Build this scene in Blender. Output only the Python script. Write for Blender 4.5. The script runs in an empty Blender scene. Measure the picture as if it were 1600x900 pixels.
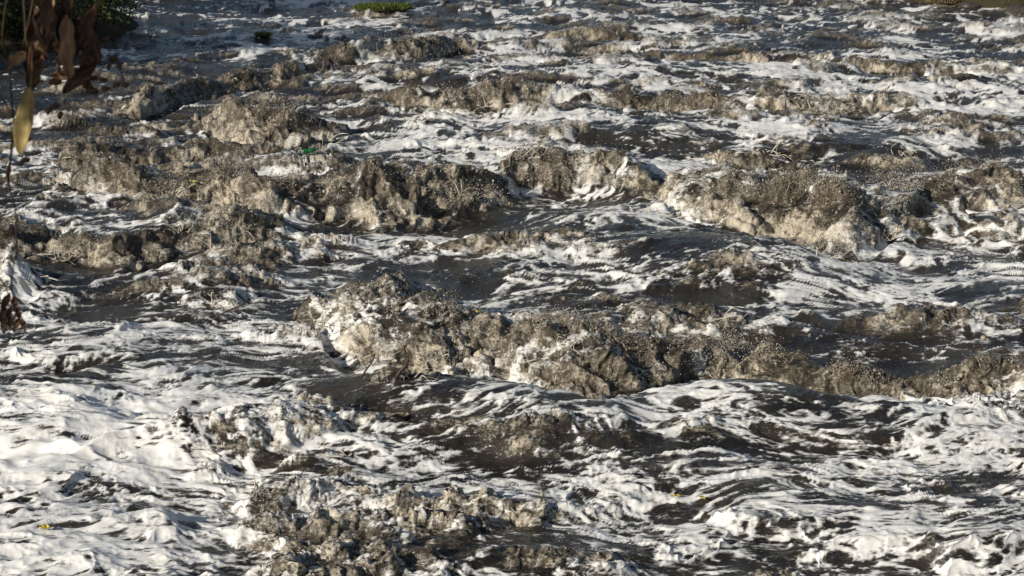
import bpy, bmesh, math, random
import numpy as np
from mathutils import Vector, Matrix

sc = bpy.context.scene
col = sc.collection
rng = np.random.default_rng(11)
random.seed(5)
R = math.radians

# ------------------------------------------------------------------ camera
CAM_H = 6.0
PITCH = R(14.85)
HFOV = R(36.0)
TH = math.tan(HFOV / 2)
cam_d = bpy.data.cameras.new("camera")
cam_d.sensor_width = 36.0
cam_d.angle = HFOV
cam_d.clip_start = 0.05
cam_d.clip_end = 3000
cam_d.dof.use_dof = True
cam_d.dof.focus_distance = 24.0
cam_d.dof.aperture_fstop = 12.0
cam = bpy.data.objects.new("camera", cam_d)
cam.location = (0, 0, CAM_H)
cam.rotation_euler = (math.pi / 2 - PITCH, 0, 0)
col.objects.link(cam)
sc.camera = cam

# ------------------------------------------------------------------ light
SUN_EL, SUN_AZ = R(25.0), R(232.0)          # azimuth clockwise from +Y: the sun is behind the camera, to the left
sun_dir = Vector((math.sin(SUN_AZ) * math.cos(SUN_EL), math.cos(SUN_AZ) * math.cos(SUN_EL), math.sin(SUN_EL)))
w = bpy.data.worlds.new("World")
sc.world = w
w.use_nodes = True
nt = w.node_tree
bg = nt.nodes["Background"]
sky = nt.nodes.new("ShaderNodeTexSky")
sky.sky_type = 'NISHITA'
sky.sun_disc = False
sky.sun_elevation = SUN_EL
sky.sun_rotation = SUN_AZ
sky.air_density = 1.0
sky.dust_density = 1.0
nt.links.new(sky.outputs[0], bg.inputs[0])
bg.inputs[1].default_value = 0.075
sun_d = bpy.data.lights.new("sun", 'SUN')
sun_d.energy = 5.0
sun_d.angle = R(0.5)
sun_d.color = (1.0, 0.94, 0.84)
sun = bpy.data.objects.new("sun", sun_d)
sun.rotation_euler = sun_dir.to_track_quat('Z', 'Y').to_euler()
sun.location = (-20, -15, 30)
col.objects.link(sun)
sc.view_settings.view_transform = 'Standard'
sc.view_settings.look = 'None'
sc.view_settings.exposure = 0.0
sc.view_settings.gamma = 1.0
sc.render.engine = 'CYCLES'
sc.cycles.max_bounces = 5
sc.cycles.diffuse_bounces = 3
sc.cycles.glossy_bounces = 2
sc.cycles.transmission_bounces = 2
sc.cycles.transparent_max_bounces = 4
sc.cycles.use_denoising = True
sc.cycles.denoiser = 'OPENIMAGEDENOISE'
sc.cycles.denoising_input_passes = 'RGB_ALBEDO_NORMAL'
sc.cycles.denoising_prefilter = 'ACCURATE'
sc.cycles.caustics_reflective = False
sc.cycles.caustics_refractive = False

CP, SP = math.cos(PITCH), math.sin(PITCH)

def ray(px, py):
    """direction of the photograph's pixel (1600 x 900), forward component 1 along the view axis"""
    sx = (px - 800) / 800 * TH
    sy = (450 - py) / 800 * TH
    return np.array([sx, CP + sy * SP, -SP + sy * CP])

def ground(px, py, z=0.0):
    d = ray(px, py)
    k = (z - CAM_H) / d[2]
    return np.array([d[0] * k, d[1] * k, z])

def at_depth(px, py, depth):
    d = ray(px, py) * depth
    return Vector((d[0], d[1], CAM_H + d[2]))

# ------------------------------------------------------------------ noise
_p = rng.permutation(256).astype(np.int32)
PERM = np.concatenate([_p, _p, _p])
_a = rng.random(256) * 2 * np.pi
GX, GY = np.cos(_a).astype(np.float32), np.sin(_a).astype(np.float32)
_v = rng.normal(size=(256, 3)); _v /= np.linalg.norm(_v, axis=1)[:, None]
G3 = _v.astype(np.float32)

def fade(t):
    return t * t * t * (t * (t * 6 - 15) + 10)

def n2(x, y, s=0):
    x = (x + s * 17.31).astype(np.float32); y = (y - s * 9.77).astype(np.float32)
    fx, fy = np.floor(x), np.floor(y)
    xi, yi = fx.astype(np.int32) & 255, fy.astype(np.int32) & 255
    x = x - fx; y = y - fy
    u, v = fade(x), fade(y)
    a, b = PERM[xi] + yi, PERM[xi + 1] + yi
    i = PERM[a]; g00 = GX[i] * x + GY[i] * y
    i = PERM[b]; g10 = GX[i] * (x - 1) + GY[i] * y
    i = PERM[a + 1]; g01 = GX[i] * x + GY[i] * (y - 1)
    i = PERM[b + 1]; g11 = GX[i] * (x - 1) + GY[i] * (y - 1)
    g0 = g00 + u * (g10 - g00)
    g1 = g01 + u * (g11 - g01)
    return (g0 + v * (g1 - g0)) * 1.45

def n3(x, y, z, s=0):
    x = (x + s * 13.7).astype(np.float32); y = (y + s * 5.1).astype(np.float32); z = (z - s * 7.9).astype(np.float32)
    fx, fy, fz = np.floor(x), np.floor(y), np.floor(z)
    xi, yi, zi = fx.astype(np.int32) & 255, fy.astype(np.int32) & 255, fz.astype(np.int32) & 255
    x = x - fx; y = y - fy; z = z - fz
    u, v, q = fade(x), fade(y), fade(z)
    out = 0
    for dx in (0, 1):
        A = PERM[xi + dx]
        wx = u if dx else 1 - u
        for dy in (0, 1):
            B = PERM[A + yi + dy]
            wy = v if dy else 1 - v
            for dz in (0, 1):
                g = G3[PERM[B + zi + dz]]
                wz = q if dz else 1 - q
                out = out + wx * wy * wz * (g[:, 0] * (x - dx) + g[:, 1] * (y - dy) + g[:, 2] * (z - dz))
    return out * 1.5

def fbm(x, y, octv, s=0, gain=0.5, lac=2.03):
    t, a, n = 0, 1.0, 0
    for k in range(octv):
        t = t + a * n2(x, y, s + k); n += a
        a *= gain; x = x * lac; y = y * lac
    return t / n

def ss(a, b, x):
    t = np.clip((x - a) / (b - a), 0, 1)
    return t * t * (3 - 2 * t)

# ------------------------------------------------------------------ properties, links, materials
def tag(o, label=None, cat=None, group=None, kind=None):
    if label: o['label'] = label
    if cat: o['category'] = cat
    if group: o['group'] = group
    if kind: o['kind'] = kind
    return o

def link(name, me, mat=None, parent=None, smooth=True):
    o = bpy.data.objects.new(name, me)
    if mat is not None: me.materials.append(mat)
    if smooth and hasattr(me, 'polygons') and len(me.polygons):
        me.polygons.foreach_set('use_smooth', np.ones(len(me.polygons), bool))
    col.objects.link(o)
    if parent is not None: o.parent = parent
    return o

def mesh_np(name, V, F):
    """vertices (n,3) and equal-sided faces (m,k) to a mesh"""
    me = bpy.data.meshes.new(name)
    V = np.ascontiguousarray(V, np.float32); F = np.ascontiguousarray(F, np.int32)
    k = F.shape[1]
    me.vertices.add(len(V)); me.vertices.foreach_set('co', V.ravel())
    me.loops.add(F.size); me.loops.foreach_set('vertex_index', F.ravel())
    me.polygons.add(len(F))
    me.polygons.foreach_set('loop_start', np.arange(0, F.size, k, dtype=np.int32))
    me.update(calc_edges=True)
    return me

def empty(name, loc):
    o = bpy.data.objects.new(name, None)
    o.location = loc
    col.objects.link(o)
    return o

class NT:
    def __init__(self, name):
        self.m = bpy.data.materials.new(name)
        self.m.use_nodes = True
        self.t = self.m.node_tree
        self.b = self.t.nodes['Principled BSDF']
    def n(self, typ, **kw):
        x = self.t.nodes.new(typ)
        for k, v in kw.items(): setattr(x, k, v)
        return x
    def l(self, a, b): self.t.links.new(a, b)
    def val(self, sock, v):
        if hasattr(v, 'is_output'): self.l(v, sock)
        else: sock.default_value = v
    def math(self, op, a, b=0.0, c=0.0, clamp=False):
        x = self.n('ShaderNodeMath', operation=op, use_clamp=clamp)
        self.val(x.inputs[0], a); self.val(x.inputs[1], b); self.val(x.inputs[2], c)
        return x.outputs[0]
    def noise(self, vec, scale, detail=3, rough=0.6, dist=0.0):
        x = self.n('ShaderNodeTexNoise')
        self.l(vec, x.inputs['Vector'])
        x.inputs['Scale'].default_value = scale; x.inputs['Detail'].default_value = detail
        x.inputs['Roughness'].default_value = rough; x.inputs['Distortion'].default_value = dist
        return x.outputs['Fac']
    def range(self, v, a, b, c=0.0, d=1.0):
        x = self.n('ShaderNodeMapRange', interpolation_type='SMOOTHSTEP')
        self.l(v, x.inputs[0])
        for i, q in enumerate((a, b, c, d)): self.val(x.inputs[i + 1], q)
        return x.outputs[0]
    def mix(self, f, a, b):
        x = self.n('ShaderNodeMix', data_type='RGBA')
        self.val(x.inputs[0], f)
        self.val(x.inputs[6], a if hasattr(a, 'is_output') else (*a, 1)); self.val(x.inputs[7], b if hasattr(b, 'is_output') else (*b, 1))
        return x.outputs[2]
    def attr(self, name):
        return self.n('ShaderNodeAttribute', attribute_name=name).outputs['Fac']

def simple_mat(name, c1, c2, scale=8.0, rough=0.8, spec=0.3, bump=0.0, translucent=0.0):
    q = NT(name)
    tc = q.n('ShaderNodeTexCoord').outputs['Object']
    f = q.noise(tc, scale, 4, 0.65)
    q.l(q.mix(q.range(f, 0.3, 0.7), c1, c2), q.b.inputs['Base Color'])
    q.b.inputs['Roughness'].default_value = rough
    q.b.inputs['Specular IOR Level'].default_value = spec
    if bump:
        bp = q.n('ShaderNodeBump'); bp.inputs['Strength'].default_value = bump; bp.inputs['Distance'].default_value = 0.02
        q.l(f, bp.inputs['Height']); q.l(bp.outputs[0], q.b.inputs['Normal'])
    if translucent:
        tr = q.n('ShaderNodeBsdfTranslucent'); mx = q.n('ShaderNodeMixShader')
        q.l(q.mix(q.range(f, 0.3, 0.7), c1, c2), tr.inputs[0])
        mx.inputs[0].default_value = translucent
        q.l(q.b.outputs[0], mx.inputs[1]); q.l(tr.outputs[0], mx.inputs[2])
        q.l(mx.outputs[0], q.t.nodes['Material Output'].inputs[0])
    return q.m

# ------------------------------------------------------------------ the river surface
NR, NC = 1150, 1060
def rows_and_columns():
    # rows: distance, columns: bearing (fine in the middle, wide at the flanks)
    y0, y1 = 12.0, 80.0
    e = 0.3
    q = np.linspace(0, 1, NR - 40)
    yr = (y0 ** -e + q * (y1 ** -e - y0 ** -e)) ** (-1 / e)
    yr = np.concatenate([np.linspace(7.5, y0, 21)[:-1], yr, np.linspace(y1, 104, 21)[1:]])
    tc_ = np.linspace(-0.385, 0.385, NC - 60)
    fl = 0.385 + (np.linspace(0, 1, 31)[1:] ** 2.2) * 1.9 + np.linspace(0, 1, 31)[1:] * 0.2
    tr = np.concatenate([-fl[::-1], tc_, fl])
    return tr, yr

def river_grid():
    tr, yr = rows_and_columns()
    Tg, Yg = np.meshgrid(tr, yr)
    Zc = river_surface(Tg, Yg, tr, True)
    dz = np.abs(np.diff(Zc, axis=0)) ; dy = np.diff(Yg, axis=0)
    dep = CAM_H / np.sqrt(CAM_H ** 2 + Yg[1:] ** 2)
    seen = (dy * dep + dz * 0.95) / Yg[1:] / dep.mean(1)[:, None] ** 0.3
    base = dy / Yg[1:] ** 1.3
    seen[yr[1:] > 82] = 0; seen[yr[1:] < 12] = 0
    base /= base.sum(0); seen /= seen.sum(0)
    d = 0.52 * base + 0.48 * seen
    k = np.hanning(33); k /= k.sum()
    dp = np.pad(d, ((16, 16), (0, 0)), 'edge')
    d = sum(k[i] * dp[i:i + d.shape[0]] for i in range(33))
    for _ in range(4):                              # smooth across the view, so neighbouring columns keep in step
        dp = np.pad(d, ((0, 0), (16, 16)), 'edge')
        d = sum(k[i] * dp[:, i:i + d.shape[1]] for i in range(33))
    c = np.concatenate([np.zeros((1, d.shape[1])), np.cumsum(d, 0)]); c /= c[-1]
    q = np.linspace(0, 1, NR)
    Y2 = np.empty_like(Yg)
    for j in range(NC):
        Y2[:, j] = np.interp(q, c[:, j], yr)
    return Tg, Y2, tr

def river_surface(Tg, Yg, tr, rough_pass=False):
    T = np.ascontiguousarray(Tg.ravel(), np.float32); Y = np.ascontiguousarray(Yg.ravel(), np.float32)
    X = T * Y
    # where the point lies in the picture the photograph shows (only to look the hand-made maps up)
    dz = -CAM_H
    fwd = Y * CP - dz * SP * 1.0
    fwd = Y * CP + (-dz) * SP
    up = Y * SP + dz * CP
    PX = 800 + 800 / TH * X / fwd
    PY = 450 - 800 / TH * up / fwd
    wob = fbm(X * 0.5, Y * 0.5, 2, 40)
    wob2 = fbm(X * 0.5, Y * 0.5, 2, 44)

    def gridmap(rows):
        A = np.array(rows, np.float32)
        h, wd = A.shape
        gx = np.clip((PX + wob * 70) / 1600 * wd - 0.5, 0, wd - 1.001)
        gy = np.clip((PY + wob2 * 45) / 900 * h - 0.5, 0, h - 1.001)
        ix, iy = gx.astype(int), gy.astype(int)
        fx, fy = gx - ix, gy - iy
        fx = fx * fx * (3 - 2 * fx); fy = fy * fy * (3 - 2 * fy)
        return (A[iy, ix] * (1 - fx) + A[iy, ix + 1] * fx) * (1 - fy) + (A[iy + 1, ix] * (1 - fx) + A[iy + 1, ix + 1] * fx) * fy

    FOAM = gridmap([
        [.12, .28, .38, .5, .75, .75, .65, .55, .6, .55, .7, .7, .65, .65, .65, .65],  # foam cover lowered at the left end, painting in part of the trees' shade
        [.35, .3, .25, .3, .35, .45, .6, .75, .75, .8, .75, .75, .85, .85, .9, .9],
        [.45, .25, .25, .3, .45, .65, .9, .9, .75, .55, .75, .75, .65, .55, .55, .5],
        [.55, .4, .35, .4, .45, .45, .5, .5, .55, .55, .5, .45, .35, .4, .45, .55],
        [.5, .4, .55, .55, .6, .45, .45, .5, .5, .5, .5, .5, .45, .5, .5, .55],
        [.7, .65, .65, .7, .8, .7, .5, .4, .3, .3, .3, .4, .3, .3, .3, .3],
        [.85, .85, .85, .8, .6, .5, .5, .5, .5, .5, .52, .55, .55, .55, .7, .75],
        [.92, .92, .88, .75, .4, .45, .5, .5, .5, .5, .52, .55, .58, .56, .54, .54],
        [.88, .88, .86, .6, .3, .3, .35, .4, .45, .5, .55, .62, .54, .56, .70, .74]])
    BROWN = gridmap([
        [0, 0, .05, .15, .15, .25, .42, .4, .5, .55, .45, .45, .45, .5, .5, .5],
        [.3, .65, .75, .65, .6, .45, .5, .45, .45, .5, .45, .4, .4, .4, .3, .25],
        [.5, .75, .65, .7, .4, .15, .1, .2, .5, .4, .4, .45, .5, .5, .5, .5],
        [.3, .45, .5, .45, .45, .4, .35, .25, .2, .2, .4, .45, .5, .5, .3, .3],
        [.4, .6, .4, .35, .2, .35, .4, .3, .25, .25, .2, .1, .1, .1, .1, .1],
        [.1, .1, .1, .1, .1, .3, .6, .6, .65, .7, .7, .45, .5, .5, .55, .55],
        [0, 0, 0, .1, .3, .3, .2, .2, .2, .2, .2, .15, .2, .2, .1, .05],
        [0, 0, 0, .2, .5, .5, .4, .35, .4, .35, .25, .2, .12, .12, .08, .05],
        [0, 0, 0, .25, .6, .6, .5, .5, .5, .4, .3, .2, .2, .15, .1, .05]])

    Z = np.zeros_like(X)
    froth = np.zeros_like(X)
    white = np.zeros_like(X)
    aer = np.zeros_like(X)
    shiftY = np.zeros_like(X)
    crest = np.zeros_like(X)
    meander = n2(X * 0.55, Y * 0.2, 3) * 0.7 + n2(X * 1.5, Y * 0.5, 7) * 0.25
    rag = fbm(X * 1.1, Y * 1.1, 3, 21)
    lump = 0.45 * n2(X * 1.1, Y * 1.1, 24) + 0.28 * n2(X * 2.6, Y * 2.6, 25) + 0.12 * n2(X * 6, Y * 6, 26)

    def breaker(pts, brown=1.0, foot=0.0, back=3.0, run=1.8):
        """pts: (px, py of the foot of the face, height of the face in the photograph's pixels)"""
        b, hs = [], []
        for px, py, hp in pts:
            g = ground(px, py, -0.12)
            dist = math.hypot(g[1], CAM_H)
            b.append((g[0] / g[1], g[1]))
            hs.append(hp * dist * 2 * TH / 1600 / (0.95 + run * CAM_H / dist) * 0.80)
        b = np.array(b)
        t = b[:, 0]
        # smooth interpolation of foot distance and height over the bearing
        tt = np.linspace(t[0], t[-1], 200)
        k = np.hanning(21); k /= k.sum()
        yb = np.convolve(np.pad(np.interp(tt, t, b[:, 1]), 10, 'edge'), k, 'valid')
        hb = np.convolve(np.pad(np.interp(tt, t, hs), 10, 'edge'), k, 'valid')
        Yb = np.interp(T, tt, yb).astype(np.float32)
        H = np.interp(T, tt, hb).astype(np.float32)
        span = t[-1] - t[0]
        ends = ss(t[0] - 0.014, t[0] + 0.03, T + rag * 0.02) * (1 - ss(t[-1] - 0.03, t[-1] + 0.014, T + rag * 0.02))
        m = np.nonzero((ends > 0.001) & (np.abs(Y - Yb) < 9 * H + 3))[0]
        h = H[m] * ends[m]
        hh = h * (1 + 0.6 * rag[m] + 0.35 * n2(X[m] * 0.8, Y[m] * 0.2, 9))
        hm = np.maximum(h, 0.02)
        s = (Y[m] - Yb[m] + meander[m] * np.minimum(hm, 0.6)) / hm + lump[m]
        rise = (0.55 * ss(-0.2, run * 0.55, s) + 0.45 * ss(run * 0.4, run, s)) * np.where(s > run, np.exp(-np.maximum(s - run - 0.1, 0) ** 1.3 / (back * 0.75) ** 1.3), 1)
        trough = -0.32 * np.exp(-((s + 0.75) / 0.85) ** 2)
        Z[m] += hh * (rise + trough)
        shiftY[m] -= hh * 0.30 * ss(run * 0.3, run, s) * (1 - ss(run, run + 1.4, s))
        f = ss(-0.12, 0.2, s + rag[m] * 0.5) * (1 - ss(run + 0.1, run + 1.8, s + rag[m] * 1.8)) * brown * ss(0.0, 0.25, ends[m])
        froth[m] = np.maximum(froth[m], f * (0.72 + 0.5 * rag[m]))
        aer[m] = np.maximum(aer[m], (1 - ss(0.0, 1.2, s + rag[m])) * ss(-0.3, 0.0, s) * ends[m])
        crest[m] = np.maximum(crest[m], ss(run * 0.5, run * 0.95, s) * (1 - ss(run + 0.1, run + 0.8, s)) * ends[m] * brown * np.minimum(1.5, h / 0.45))
        if foot:
            fw = ss(-0.35, 0.0, s) * (1 - ss(0.15, 0.85, s + rag[m] * 1.2))
            white[m] = np.maximum(white[m], fw * foot * ends[m])

    breaker([(470, 505, 50), (520, 560, 110), (570, 592, 168), (650, 604, 182), (720, 600, 140), (780, 606, 100), (840, 630, 128), (920, 640, 130), (1000, 626, 95), (1080, 606, 80), (1170, 600, 50)], 1.0, 0.45, 2.8, 2.5)
    breaker([(780, 530, 20), (900, 545, 40), (1000, 545, 44), (1080, 540, 46), (1140, 530, 44), (1180, 520, 14)], 0.9, 0.0)
    breaker([(1140, 600, 50), (1200, 614, 82), (1270, 630, 86), (1360, 644, 84), (1480, 645, 78), (1620, 638, 74)], 1.0, 0.15)
    breaker([(90, 300, 30), (130, 318, 55), (200, 332, 74), (300, 346, 84), (380, 352, 78), (450, 355, 76), (560, 351, 84), (640, 346, 86), (720, 338, 82), (790, 325, 50)], 1.0, 0.35)
    breaker([(740, 325, 50), (800, 312, 62), (850, 305, 68), (950, 306, 56), (1040, 322, 55)], 1.0, 0.0)
    breaker([(1010, 320, 40), (1050, 350, 80), (1140, 376, 118), (1250, 392, 122), (1330, 414, 112), (1385, 392, 70), (1440, 350, 60), (1520, 340, 78), (1620, 335, 80)], 1.0, 0.3, 3.0, 2.8)
    breaker([(1350, 400, 30), (1420, 388, 38), (1500, 382, 34), (1620, 395, 34)], 0.35, 1.0)
    breaker([(300, 200, 25), (330, 222, 50), (400, 238, 84), (470, 240, 72), (530, 226, 40), (570, 215, 18)], 1.0, 0.5)
    breaker([(560, 168, 14), (640, 182, 36), (760, 186, 46), (900, 180, 38), (1050, 182, 32), (1200, 186, 36), (1300, 188, 30), (1420, 183, 26), (1480, 180, 14)], 0.95, 0.2)
    breaker([(980, 108, 8), (1100, 110, 16), (1250, 114, 18), (1400, 126, 20), (1620, 128, 18)], 0.95, 0.1)
    breaker([(430, 116, 14), (500, 110, 24), (570, 106, 36), (640, 100, 44), (710, 90, 26), (760, 84, 10)], 0.95, 0.15)
    breaker([(170, 190, 20), (230, 192, 40), (310, 168, 36), (400, 152, 34), (500, 136, 26), (560, 128, 10)], 0.95, 0.1)
    breaker([(800, 66, 6), (880, 70, 16), (960, 70, 20), (1030, 66, 8)], 0.7, 0.1, 3, 2.5)
    breaker([(80, 272, 20), (120, 284, 44), (220, 278, 42), (320, 268, 40), (430, 264, 24)], 0.9, 0.2)
    breaker([(60, 405, 18), (120, 422, 48), (200, 430, 56), (290, 412, 46), (370, 402, 34), (460, 400, 18)], 0.95, 0.35)
    breaker([(-60, 418, 60), (20, 420, 62), (70, 408, 40), (100, 395, 14)], 0.95, 0.0)
    breaker([(315, 712, 16), (345, 745, 60), (400, 756, 74), (470, 740, 56), (560, 716, 34), (640, 702, 12)], 0.7, 0.3, 3, 1.6)
    breaker([(340, 790, 14), (370, 812, 40), (430, 815, 46), (520, 800, 34), (600, 795, 14)], 0.6, 0.5, 3, 1.6)
    breaker([(335, 850, 24), (365, 882, 60), (430, 905, 64), (560, 925, 48), (700, 922, 48), (860, 912, 38), (1010, 890, 16)], 0.65, 0.35, 3.0, 2.2)
    breaker([(560, 830, 16), (680, 838, 34), (800, 842, 40), (900, 830, 26), (960, 820, 10)], 0.6, 0.1)
    breaker([(1080, 258, 10), (1160, 268, 24), (1260, 262, 24), (1340, 250, 12)], 0.6, 0.3)
    breaker([(590, 398, 8), (680, 412, 18), (760, 410, 18), (830, 400, 8)], 0.6, 0.3)
    breaker([(250, 480, 12), (300, 502, 34), (370, 500, 36), (420, 480, 12)], 0.35, 0.9)
    breaker([(-40, 470, 30), (20, 480, 56), (60, 470, 40), (100, 455, 10)], 0.1, 1.0)
    breaker([(60, 745, 10), (140, 752, 24), (220, 744, 44), (290, 748, 50), (345, 738, 46), (365, 740, 16)], 0.0, 1.0, 2.0, 1.8)
    breaker([(-30, 815, 10), (40, 812, 26), (100, 800, 26), (150, 770, 16)], 0.0, 1.0)
    breaker([(1060, 815, 10), (1150, 850, 30), (1230, 860, 30), (1330, 840, 10)], 0.1, 0.9)
    breaker([(1400, 880, 16), (1480, 905, 44), (1560, 900, 44), (1640, 880, 30)], 0.0, 1.0)
    breaker([(1150, 705, 8), (1250, 722, 22), (1400, 728, 26), (1500, 700, 22), (1620, 690, 16)], 0.1, 0.7)

    def swell(px, py, rx, ry, h):
        g = ground(px, py)
        Z[:] += h * np.exp(-((X - g[0]) / rx) ** 2 - ((Y - g[1]) / ry) ** 2)
    # smooth humps the water slides over in front of the breaking faces
    for a in ((560, 635, 1.2, .8, .26), (720, 650, 1.5, .9, .28), (880, 680, 1.3, .9, .22), (1130, 645, 1.0, .8, .22), (1260, 655, 1.1, .8, .26),
              (150, 560, 1.8, 1.3, .2), (130, 352, 2.4, 1.6, .32), (330, 372, 2.4, 1.4, .2), (1130, 415, 2.2, 1.6, .32), (1000, 360, 1.8, 1.4, .25),
              (150, 690, 1.3, .8, .10), (60, 700, 1.0, .7, .05), (480, 700, 1.0, .6, .18), (1450, 690, 2.0, .9, .14), (1180, 760, 1.2, .5, .14),
              (700, 270, 3.0, 1.6, .2), (1150, 220, 5, 2.2, .35), (800, 135, 6, 2.5, .4), (1100, 120, 6, 2.5, .3), (900, 210, 4, 2, .25)):
        swell(*a)

    if rough_pass:
        return Z.reshape(Tg.shape)

    # ---- middle-sized chop: sharp ridges, round troughs, bent by a slow warp, longer across the current than along it
    dist = np.clip(Y / 17, 0.8, 4.5)
    def along(y, p):                # distance up the river measured in a unit that grows with (y / 17) ** p
        return 17 ** p * np.maximum(y, 1) ** (1 - p) / (1 - p)
    wx = fbm(X * 0.6, Y * 0.6, 3, 50); wy = fbm(X * 0.6, Y * 0.6, 3, 55)
    Xw, Yw = X + wx * 0.7, Y + wy * 0.9
    chop = np.zeros_like(X)
    patch = 0.25 + 1.3 * ss(-0.25, 0.45, fbm(X * 0.45, Y * 0.45, 2, 74))
    for k, (lam, amp) in enumerate(((2.6, .13), (1.35, .085), (.72, .048), (.40, .024), (.22, .007))):
        nn = n2(Xw / lam * 0.62, along(Yw, 0.4) / (lam * 0.85), 60 + k)
        r = 1 - np.sqrt(nn * nn + 0.006) * 2
        chop += amp * (0.6 * (r - 0.4) + 0.6 * nn) * (1 if lam > 1 else patch)
    chop += 0.16 * fbm(X * 0.25, Y * 0.35, 2, 70) * dist ** 0.4
    Z += chop

    # ---- foam: streaks and lace drawn out by the current
    sl = 0.35 * n2(X * 0.4, Y * 0.35, 78)                    # the streaks run slightly aslant, differently from place to place
    Ys = Y + X * 0 + sl * 1.6
    qx = X * 0.40
    qy = along(Ys, 0.7)
    ux = fbm(qx * 1.1, qy * 0.9, 3, 80); uy = fbm(qx * 1.1, qy * 0.9, 3, 83)
    u2x = n2(qx * 3.7, qy * 3.2, 86); u2y = n2(qx * 3.7, qy * 3.2, 88)
    vx = qx + 0.26 * ux + 0.07 * u2x
    vy = qy + 0.28 * uy + 0.08 * u2y
    ridge1 = 1 - np.abs(n2(vx * 2.0, vy * 1.7, 90)) * 2.4
    ridge2 = 1 - np.abs(n2(vx * 4.6 + 3, vy * 4.0, 91)) * 2.4
    ridge3 = 1 - np.abs(n2(vx * 10, vy * 8.5, 92)) * 2.4
    ridge4 = 1 - np.abs(n2(vx * 21, vy * 18, 93)) * 2.4
    soft = fbm(vx * 0.9, vy * 0.7, 4, 95)
    fine = fbm(vx * 9, vy * 8, 3, 97)
    # the torn water is streaked with dark, smooth water
    froth = froth * (0.20 + 0.85 * ss(-0.42, 0.12, 0.8 * fbm(vx * 1.6, vy * 1.5, 4, 150) + 0.10 * ridge2 - 0.1 + 0.16 * aer))
    lace = 0.22 * ridge1 + 0.28 * ridge2 + (0.30 * ridge3 + 0.22 * ridge4 + 0.50 * fine) / dist ** 0.7 + 0.80 * soft + 1.3 * (chop - chop.mean())
    # coverage -> threshold through the field's own ranking
    order = np.sort(lace[::37])
    cov = np.clip((FOAM * 0.63 + 0.27 * FOAM ** 4) * (1 - 0.5 * froth), 0.02, 0.95)
    thr = np.interp(1 - cov, np.linspace(0, 1, len(order)), order)
    body = lace - thr
    wmask = ss(-0.36, 0.36, body * (1 + 0.35 * (dist - 1)))
    wsoft = ss(-0.25, 0.75, body) * (1 - 0.7 * froth)
    # brown froth away from the faces
    bf = 0.6 * fbm(X * 0.42 + 9, along(Y, 0.3) * 0.85, 4, 120, 0.6) + 0.45 * chop
    order = np.sort(bf[::37])
    thb = np.interp(1 - np.clip(BROWN * 0.95, 0.001, 0.95), np.linspace(0, 1, len(order)), order)
    froth2 = ss(-0.06, 0.22, bf - thb)
    torn = froth.copy()
    Z += 0.10 * froth2 * (1 - froth)
    froth2 = froth2 * 0.75
    froth = np.maximum(froth, froth2)
    wmask = np.maximum(wmask * (1 - 0.75 * froth), white * ss(-0.25, 0.45, fine + 0.5 * ridge2 + 0.3 * ridge3 + white - 0.75))

    for px, py, rx, ry, a_ in ((515, 540, 30, 60, .85), (590, 592, 60, 14, .9), (800, 594, 44, 16, .8), (1180, 600, 30, 18, .5), (1060, 350, 26, 40, .8), (530, 232, 26, 18, .9), (1290, 170, 26, 16, .6),
                               (140, 310, 34, 16, .7), (330, 410, 50, 18, .75), (360, 480, 60, 16, .7), (40, 460, 34, 44, .9), (370, 790, 34, 50, .85), (330, 735, 40, 30, .8), (600, 125, 50, 16, .6), (720, 115, 60, 12, .7),
                               (940, 110, 70, 12, .6), (1480, 235, 60, 14, .8), (1110, 575, 30, 12, .6)):
        g_ = a_ * np.exp(-((PX + wob * 60 - px) / rx) ** 2 - ((PY + wob2 * 30 - py) / ry) ** 2)
        wmask = np.maximum(wmask, g_ * ss(-0.5, 0.25, 0.7 * fine + 0.35 * ridge2 + 0.3 * ridge3 + g_ - 0.8))
    near = np.clip(Y / 30, 0.8, 1.25)
    thick = ss(0.80, 0.97, FOAM)
    ropy = 1.3 * ss(0.0, 0.5, fbm(X * 0.45 + 30, Y * 0.6, 3, 133)) + 0.2
    rope = ss(0.2, 1.1, ridge1) * 0.055 + ss(0.2, 1.1, ridge2) * 0.024 + ss(0.2, 1.0, ridge3) * 0.004
    Z += rope * wsoft * near * ropy * (1 - 0.5 * thick)
    Z += wsoft * 0.022 + wsoft * 0.003 * fine
    # lumpy cream where the foam lies thick
    cream = 0.3 + 0.7 * ss(-0.1, 0.5, fbm(X * 0.6, Y * 0.8, 3, 134))
    bx = X + 0.2 * n2(X * 1.5, Y * 1.5, 135); by = Y + 0.2 * n2(X * 1.5, Y * 1.5, 136)
    thick = ss(0.68, 0.9, FOAM)
    Z += thick * (0.10 * fbm(X * 0.9, Y * 1.5, 3, 131) + cream * (0.20 * np.sqrt(n2(bx * 1.3, by * 2.0, 130) ** 2 + 0.012) + 0.09 * np.sqrt(n2(bx * 3.1, by * 4.2, 132) ** 2 + 0.01)))
    # small ripples on the open water
    rip = 0.5 * (1 - np.abs(n2(vx * 13, vy * 7, 140)) * 2) + 0.3 * (1 - np.abs(n2(vx * 26, vy * 15, 141)) * 2)
    Z += 0.022 * rip * (1 - 0.8 * wsoft) * near

    # ---- pinch the crests (choppiness) and throw the breaking lips forward
    Zg = Z.reshape(NR, NC)
    yrow = np.gradient(Yg, axis=0); ycol = np.gradient(Yg, tr, axis=1)
    gy = np.gradient(Zg, axis=0) / yrow                       # dz/dy at constant bearing
    dzt = np.gradient(Zg, tr, axis=1) - gy * ycol             # dz/dbearing at constant y
    gx = dzt / Yg
    gy = gy - Tg * gx
    gx = np.clip(gx, -1.6, 1.6).ravel().astype(np.float32); gy = np.clip(gy, -1.6, 1.6).ravel().astype(np.float32)
    ln = np.sqrt(1 + gx * gx + gy * gy)
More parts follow.
